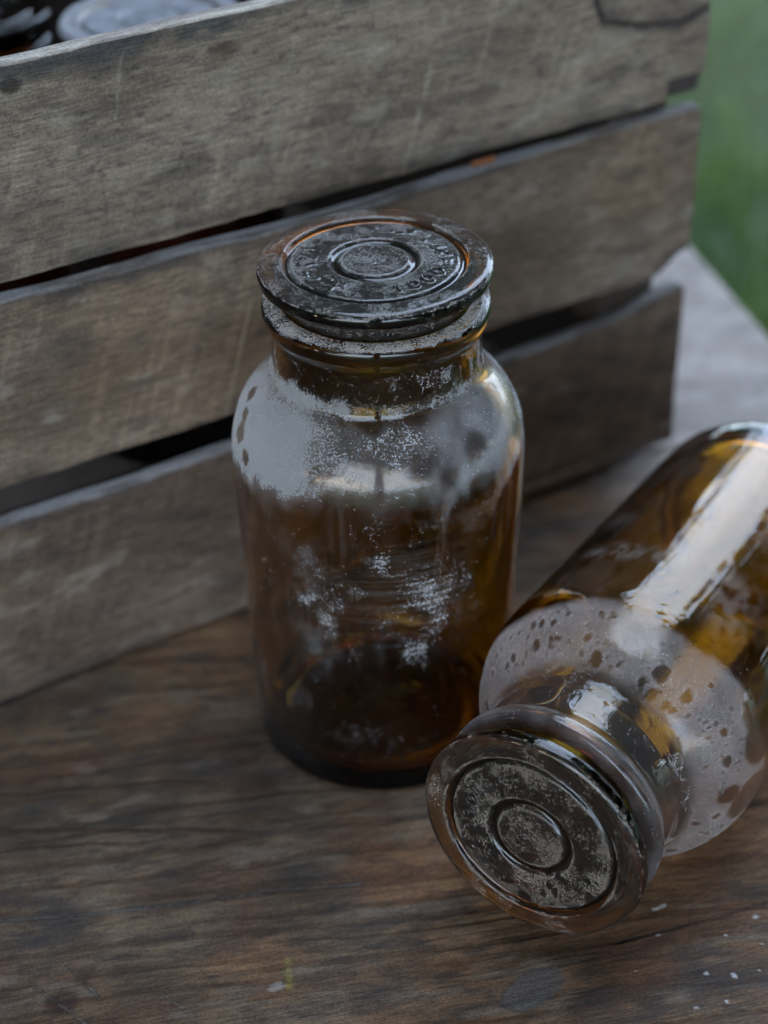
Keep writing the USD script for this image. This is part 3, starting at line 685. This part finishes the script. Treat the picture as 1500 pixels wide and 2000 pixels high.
# --- dust on the standing jar (A = 270 degrees faces the camera)
def dust_standing(A, Z, R):
    ca, sa = np.cos(A), np.sin(A)
    arc = np.degrees(A)
    q = lambda sx, sz, s, o=4: F(ca * 52 / sx + 50, sa * 52 / sx + 50, Z / sz, o, s)
    low = 133 + 7 * (q(14, 30, 201) - 0.5) * 2 + 7 * (q(4.5, 12, 233, 3) - 0.5) * 2 - 6 * sm(np.abs(adist(A, 205)), 60, 20)
    sh = sm(Z, low - 5, low + 9) * sm(Z, 167, 154)                                       # the shoulder
    patch = q(13, 11, 202)
    heavy = sm(np.abs(adist(A, 205)), 48, 20)
    right = sm(np.abs(adist(A, 318)), 34, 14)
    dens = (0.50 + 0.50 * (patch - 0.5) + 0.25 * (q(4.5, 4.5, 222) - 0.5) + 0.30 * heavy) * sh
    dens = dens * (1 - 0.35 * right)
    film = (0.07 * sh + 0.20 * right * sh + 0.16 * heavy * sh) * (0.15 + 1.7 * q(8, 7, 232) * 1.0)
    bare = np.zeros_like(Z)
    for t, z, r in ((313, 147.4, 4.6), (196.5, 141.5, 3.4), (194.5, 147, 2.4), (206, 137, 2.5), (298, 141, 4.0), (311, 134, 5.0), (265, 161.5, 5.5), (290, 162, 5.0), (188, 152, 2.2)):
        d_ = np.hypot(adist(A, t) * R * 0.01745, (Z - z) * 1.1) + 1.6 * (q(4, 4, 203, 3) - 0.5) * 2
        bare = np.maximum(bare, sm(d_, r + 1.6, r - 1.4))
    dens, film = dens * (1 - 0.80 * bare), film * (1 - 0.7 * bare)
    neck = sm(Z, 158, 163) * sm(Z, 179, 174)
    dens += neck * (0.22 + 0.36 * sm(q(8, 9, 204), 0.4, 0.85) + 0.24 * sm(Z, 170, 160))
    rim = sm(Z, 185.0, 186.2) + 0.45 * sm(Z, 181.5, 184.5) * sm(q(7, 6, 205), 0.45, 0.6)
    dens += np.clip(rim, 0, 1) * (0.62 + 0.5 * (q(6, 6, 231) - 0.5))
    body = sm(Z, low + 2, low - 3) * sm(Z, 4, 12)
    col = np.exp(-((adist(A, 238 + 0.12 * (116 - Z)) / 9) ** 2)) * sm(Z, 52, 70) * sm(Z, 126, 112)
    dens += body * (0.44 * col * sm(q(7, 9, 206), 0.25, 0.8) + 0.36 * sm(q(10, 14, 207), 0.35, 0.8)); film += body * 0.07 * col * sm(q(5, 7, 216), 0.3, 0.75)
    wipe = np.exp(-((adist(A, 280) / 26) ** 2)) * sm(Z, 58, 76) * sm(Z, 124, 112)
    streak = F(ca * 2.2 + 30, sa * 2.2 + 30, Z / 0.7 + 0.5 * ca, 3, 208)
    dens += body * wipe * (0.15 + 0.20 * sm(streak, 0.3, 0.8)); film += body * wipe * (0.06 * sm(streak, 0.3, 0.75) * sm(q(12, 16, 209), 0.28, 0.7))
    drip = F(arc / 1.6, Z / 40, 0, 3, 210)
    film += body * sm(Z, 55, 75) * 0.03 * sm(drip, 0.5, 0.8) * sm(q(14, 30, 211), 0.4, 0.62)
    spot = np.exp(-(np.hypot(adist(A, 280.5) * 0.75, (Z - 51.3 - 0.35 * adist(A, 280.5)) * 1.7) / 2.4) ** 2)
    dens += 0.75 * spot * q(2, 1.5, 234)
    film += body * 0.01 * heavy
    rough = 0.03 * sm(q(12, 20, 213), 0.35, 0.7) * body + 0.16 * sh * (1 - bare) + 0.02
    return np.clip(dens, 0, 1), np.clip(film, 0, 0.8), np.clip(rough, 0, 1)

def dust_stopper(base, film_, seed):
    def fn(A, Z, R, up):
        x, y = R * np.cos(A), R * np.sin(A)
        q = lambda s, k, o=4: F(x / s + 40, y / s + 40, k, o, seed + k)
        top = sm(Z, 198.0, 198.5) * (R < 39.6)
        grooves = np.exp(-((R - 30) / 1.0) ** 2) + np.exp(-((R - 13.6) / 1.2) ** 2)
        ring = sm(R, 31.2, 32.5)
        dens = top * (base + 0.55 * (q(9, 1) - 0.5) + 0.35 * (q(3.2, 2) - 0.5))
        dens = dens - 0.42 * grooves * top - 0.10 * ring * top
        dens = dens + 0.35 * np.exp(-((np.abs(R - 29.9) - 1.75) / 0.35) ** 2) * top * sm(q(6, 3), 0.35, 0.6) + 0.2 * np.exp(-((np.abs(R - 13.6) - 2.3) / 0.4) ** 2) * top
        dens = dens - 0.34 * sm(up, 0.15, 0.4) + 0.14 * np.exp(-((up - 0.1) / 0.05) ** 2) * top
        spots = np.zeros_like(R)
        for k in range(26):
            rr = np.random.default_rng(seed * 100 + k)
            t, r_, sz = rr.uniform(100, 250), rr.uniform(16, 38), rr.uniform(0.5, 1.6)
            spots = np.maximum(spots, sm(np.hypot(x - r_ * math.cos(math.radians(t)), y - r_ * math.sin(math.radians(t))), sz + 0.6, sz - 0.4))
        dens = dens * (1 - 0.6 * spots)
        edge = sm(Z, 194.0, 194.6) * sm(Z, 199.6, 198.6) * (R > 38)
        dens = dens + edge * 0.36 * sm(F(np.degrees(A) / 3, Z / 1.5, 0, 3, seed + 6), 0.5, 0.7) + 0.5 * edge * sm(Z, 198.2, 199.2) * sm(F(np.degrees(A) / 2, 0, 0, 3, seed + 7), 0.48, 0.62)
        plug = sm(Z, 194.0, 193.0)
        dens = dens + plug * 0.42 * sm(Z, 184, 188)
        film = film_ * top * (1 - grooves) + 0.05 * plug
        rough = 0.04 + 0.12 * top + 0.5 * plug * sm(Z, 187, 184)
        return np.clip(dens, 0, 1), np.clip(film, 0, 1), np.clip(rough, 0, 1)
    return fn

jar1 = thing('glass_jar', 'upright dusty amber glass apothecary jar standing in front of the crate with its stopper in', 'jar', (0, 0, 0), 0)
jar_body(jar1, dust_standing, 301)
stopper(jar1, dust_stopper(0.47, 0.06, 5), 311, [(288.1, '1'), (302.8, '0'), (318.4, '0'), (334, '0')], centre_rot=0.6, tilt=0.006)

# --- the lying jar
HOLES = [(33.0, 151.9, 1.8), (36.5, 145.5, 1.6), (32.0, 145.4, 1.6), (26.5, 145.5, 1.4), (25.5, 150.5, 1.1), (22.5, 150.5, 1.1), (25.5, 152.7, 1.1), (39.0, 154.0, 1.0), (47.5, 153.2, 1.3), (344.0, 146.2, 2.3), (334.5, 149.5, 3.1),
         (320.5, 149.2, 2.3), (338.5, 154.0, 1.5), (1.5, 153.9, 2.4), (8.5, 149.5, 1.4), (353.0, 147.8, 1.0), (350.5, 146.4, 1.0), (324.0, 154.7, 1.6), (320.5, 154.3, 1.1), (314.5, 152.2, 1.0), (287.5, 147.5, 2.0), (299.5, 145.5, 1.6),
         (273.5, 146.2, 1.0), (332.0, 155.1, 2.0), (2.5, 140.2, 1.2), (7.5, 140.5, 1.2), (9.5, 145.1, 1.0), (21.0, 142.1, 1.0), (44.5, 145.7, 1.0), (49.5, 146.2, 0.9), (38.5, 148.8, 1.1), (27.0, 154.6, 0.7), (53.0, 154.4, 0.7), (61.0, 148.0, 1.0),
         (65.5, 152.4, 1.1), (56.0, 148.0, 1.0), (351.5, 153.7, 0.7), (357.0, 152.8, 0.7), (304.5, 152.7, 0.6), (310.0, 150.4, 0.7), (20.5, 153.7, 0.6), (317.0, 141.1, 1.0), (305.0, 139.4, 0.8)]
hr = np.random.default_rng(44)
HOLES += [(hr.uniform(0, 75) if k % 2 else hr.uniform(265, 360), hr.uniform(138, 156), hr.uniform(0.35, 0.8)) for k in range(110)]
HOLES += [(hr.uniform(75, 265), hr.uniform(138, 156), hr.uniform(0.4, 1.8)) for k in range(60)]
def dust_lying(A, Z, R):
    ca, sa = np.cos(A), np.sin(A)
    q = lambda sx, sz, s, o=4: F(ca * 52 / sx + 50, sa * 52 / sx + 50, Z / sz, o, s)
    low = np.interp(adist(A, 0), [-180, -90, -52, -34, -16, 6, 25, 48, 90, 180], [133, 129, 130, 134, 135.3, 132.9, 137.5, 139.6, 136, 133]) + 2.0 * (q(4, 8, 401) - 0.5) * 2
    hi = np.interp(adist(A, 0), [-180, -52, -18, 18, 46, 75, 180], [157, 157, 155.6, 155.8, 158.5, 159.5, 157]) + 1.2 * (q(5, 5, 402) - 0.5) * 2
    sh = sm(Z, low - 1.5, low + 3.0) * sm(Z, hi + 3.2, hi - 1.5)
    film = sh * (0.31 + 0.36 * (q(12, 10, 403) - 0.5) + 0.14 * sm(adist(A, 0), 10, 60))
    dens = sh * (0.30 + 0.30 * (q(8, 6, 404) - 0.5))
    lip = np.zeros_like(Z); hole = np.zeros_like(Z)
    warp = 0.7 * (q(2.2, 2.2, 405, 2) - 0.5) * 2
    for t, z, r in HOLES:
        d_ = np.hypot(adist(A, t) * R * 0.01745, (Z - z)) * (1 + 0.0) + warp * min(1, r)
        hole = np.maximum(hole, sm(d_, r * 0.86 + 0.25, r * 0.86 - 0.25)); lip = np.maximum(lip, np.exp(-((d_ - r - 0.5) / 0.45) ** 2) * min(1, r))
    bare = np.zeros_like(Z)
    for t, z, r in ((296.5, 131, 6), (285.5, 131, 9), (270, 147, 4), (262, 136, 10)):
        d_ = np.hypot(adist(A, t) * R * 0.01745, Z - z) + 1.5 * (q(5, 5, 406, 3) - 0.5) * 2
        bare = np.maximum(bare, sm(d_, r + 1, r - 1))
    hole = np.maximum(hole, bare)
    film = film * (1 - 0.82 * hole) + 0.10 * lip * sh * (1 - hole)
    dens = dens * (1 - 0.95 * hole) + 0.16 * lip * sh * (1 - hole)
    dens += 0.15 * np.exp(-((Z - low) / 1.0) ** 2) * sm(q(5, 5, 407), 0.35, 0.6)
    neck = sm(Z, hi, hi + 2) * sm(Z, 179, 174)
    dens += neck * (0.22 + 0.28 * sm(q(9, 7, 408), 0.5, 0.72)); film += neck * 0.05
    rim = sm(Z, 178.5, 181)
    film += rim * (0.06 + 0.16 * sm(q(8, 5, 409), 0.3, 0.75)); dens += rim * 0.34
    body = sm(Z, low + 1, low - 2)
    w1 = sm(q(9, 13, 410), 0.5, 0.7)
    dens += body * 0.20 * w1 * sm(q(26, 30, 411), 0.42, 0.6); film += body * 0.02 * w1 * sm(q(26, 30, 411), 0.42, 0.6)
    for t, z, rx, rz in ((21, 103, 14, 5), (3, 103, 14, 4), (-24, 98, 14, 7), (330, 112, 10, 9), (340, 60, 8, 14)):
        film += body * 0.15 * np.exp(-((adist(A, t) / rx) ** 2 + ((Z - z) / rz) ** 2)) * sm(q(3, 6, 412), 0.36, 0.6)
    film += body * (0.03 * sm(q(20, 25, 413), 0.5, 0.75))
    streak = F(ca * 2.0 + 30, sa * 2.0 + 30, Z / 0.8, 3, 414)
    rough = 0.02 + 0.10 * sm(streak, 0.5, 0.75) * body + 0.2 * sh
    return np.clip(dens, 0, 1), np.clip(film, 0, 0.9), np.clip(rough, 0, 1)

STR = 10.0
phi = -2.13801888
tilt = math.atan2(0.0525 - 0.0496, 0.1268 - (0.0163 - STR * 0.85e-3))
h_ = np.array([math.cos(phi), math.sin(phi), 0]); ax = h_ * math.cos(tilt) + np.array([0, 0, math.sin(tilt)]); uu = -h_ * math.sin(tilt) + np.array([0, 0, math.cos(tilt)]); vv_ = np.cross(ax, uu)
org = np.array([0.15312399, 0.04276082, 0.0496 * math.cos(tilt) - 0.0163 * math.sin(tilt) + 0.0007])
jar2 = thing('glass_jar', 'amber glass jar lying on its side at right, pale spotted dust around its shoulder', 'jar', matrix=Gf.Matrix4d(*uu, 0, *vv_, 0, *ax, 0, *org, 1))
jar_body(jar2, dust_lying, 302, stretch=STR, mat=lying_glass)
stopper(jar2, dust_stopper(0.43, 0.04, 6), 321, [(59.3, '1'), (73.0, '0'), (88, '0'), (103, '0')], centre_rot=math.radians(-40), mat=brown_stopper_glass)

# --- the two jars in the crate, of which the stoppers show over its edge
def full_dust(A, Z, R):
    o = np.ones_like(Z)
    return 0.5 * o * sm(Z, 120, 140), 0.3 * o * sm(Z, 120, 140), 0.2 * o
dark = amber_glass('near_black_glass', dens=4.0)
pale = amber_glass('bluish_dusty_glass', dens=0.6, dust_col=(0.47, 0.48, 0.52))
jar3 = thing('glass_jar', 'jar inside the crate with a pale bluish dusty stopper showing over the top board', 'jar', (-0.0927, 0.2079, 0.0118), 40)
jar_body(jar3, full_dust, 303, n=96, step=2.5, mat=dark)
stopper(jar3, lambda A, Z, R, up: (sm(Z, 195, 198) * (0.35 + 0.75 * F(R * np.cos(A) / 7 + 30, R * np.sin(A) / 7 + 30, 0, 3, 8)) - 0.5 * np.exp(-((R - 30) / 1.4) ** 2) - 0.5 * np.exp(-((R - 13.6) / 1.6) ** 2), sm(Z, 195, 198) * (0.30 + 0.25 * F(R * np.cos(A) / 9 + 30, R * np.sin(A) / 9 + 30, 0, 3, 18)) - 0.35 * np.exp(-((R - 30) / 1.4) ** 2), 0.3 + 0 * R), 331, [(30, '1'), (46, '0'), (62, '0'), (78, '0')], n=160, step=0.9, mat=pale)
m4 = Gf.Matrix4d(0.9, 0, 0, 0, 0, 0.9, 0, 0, 0, 0, 0.9, 0, -0.184, 0.280, 0.0118, 1)
jar4 = thing('glass_jar', 'jar inside the crate at far left with a near-black glossy stopper', 'jar', matrix=m4)
jar_body(jar4, None, 304, n=96, step=2.5, mat=dark)
stopper(jar4, lambda A, Z, R, up: (0 * R, 0 * R, 0 * R), 341, [(30, '1'), (46, '0'), (62, '0'), (78, '0')], n=160, step=0.9, mat=dark)
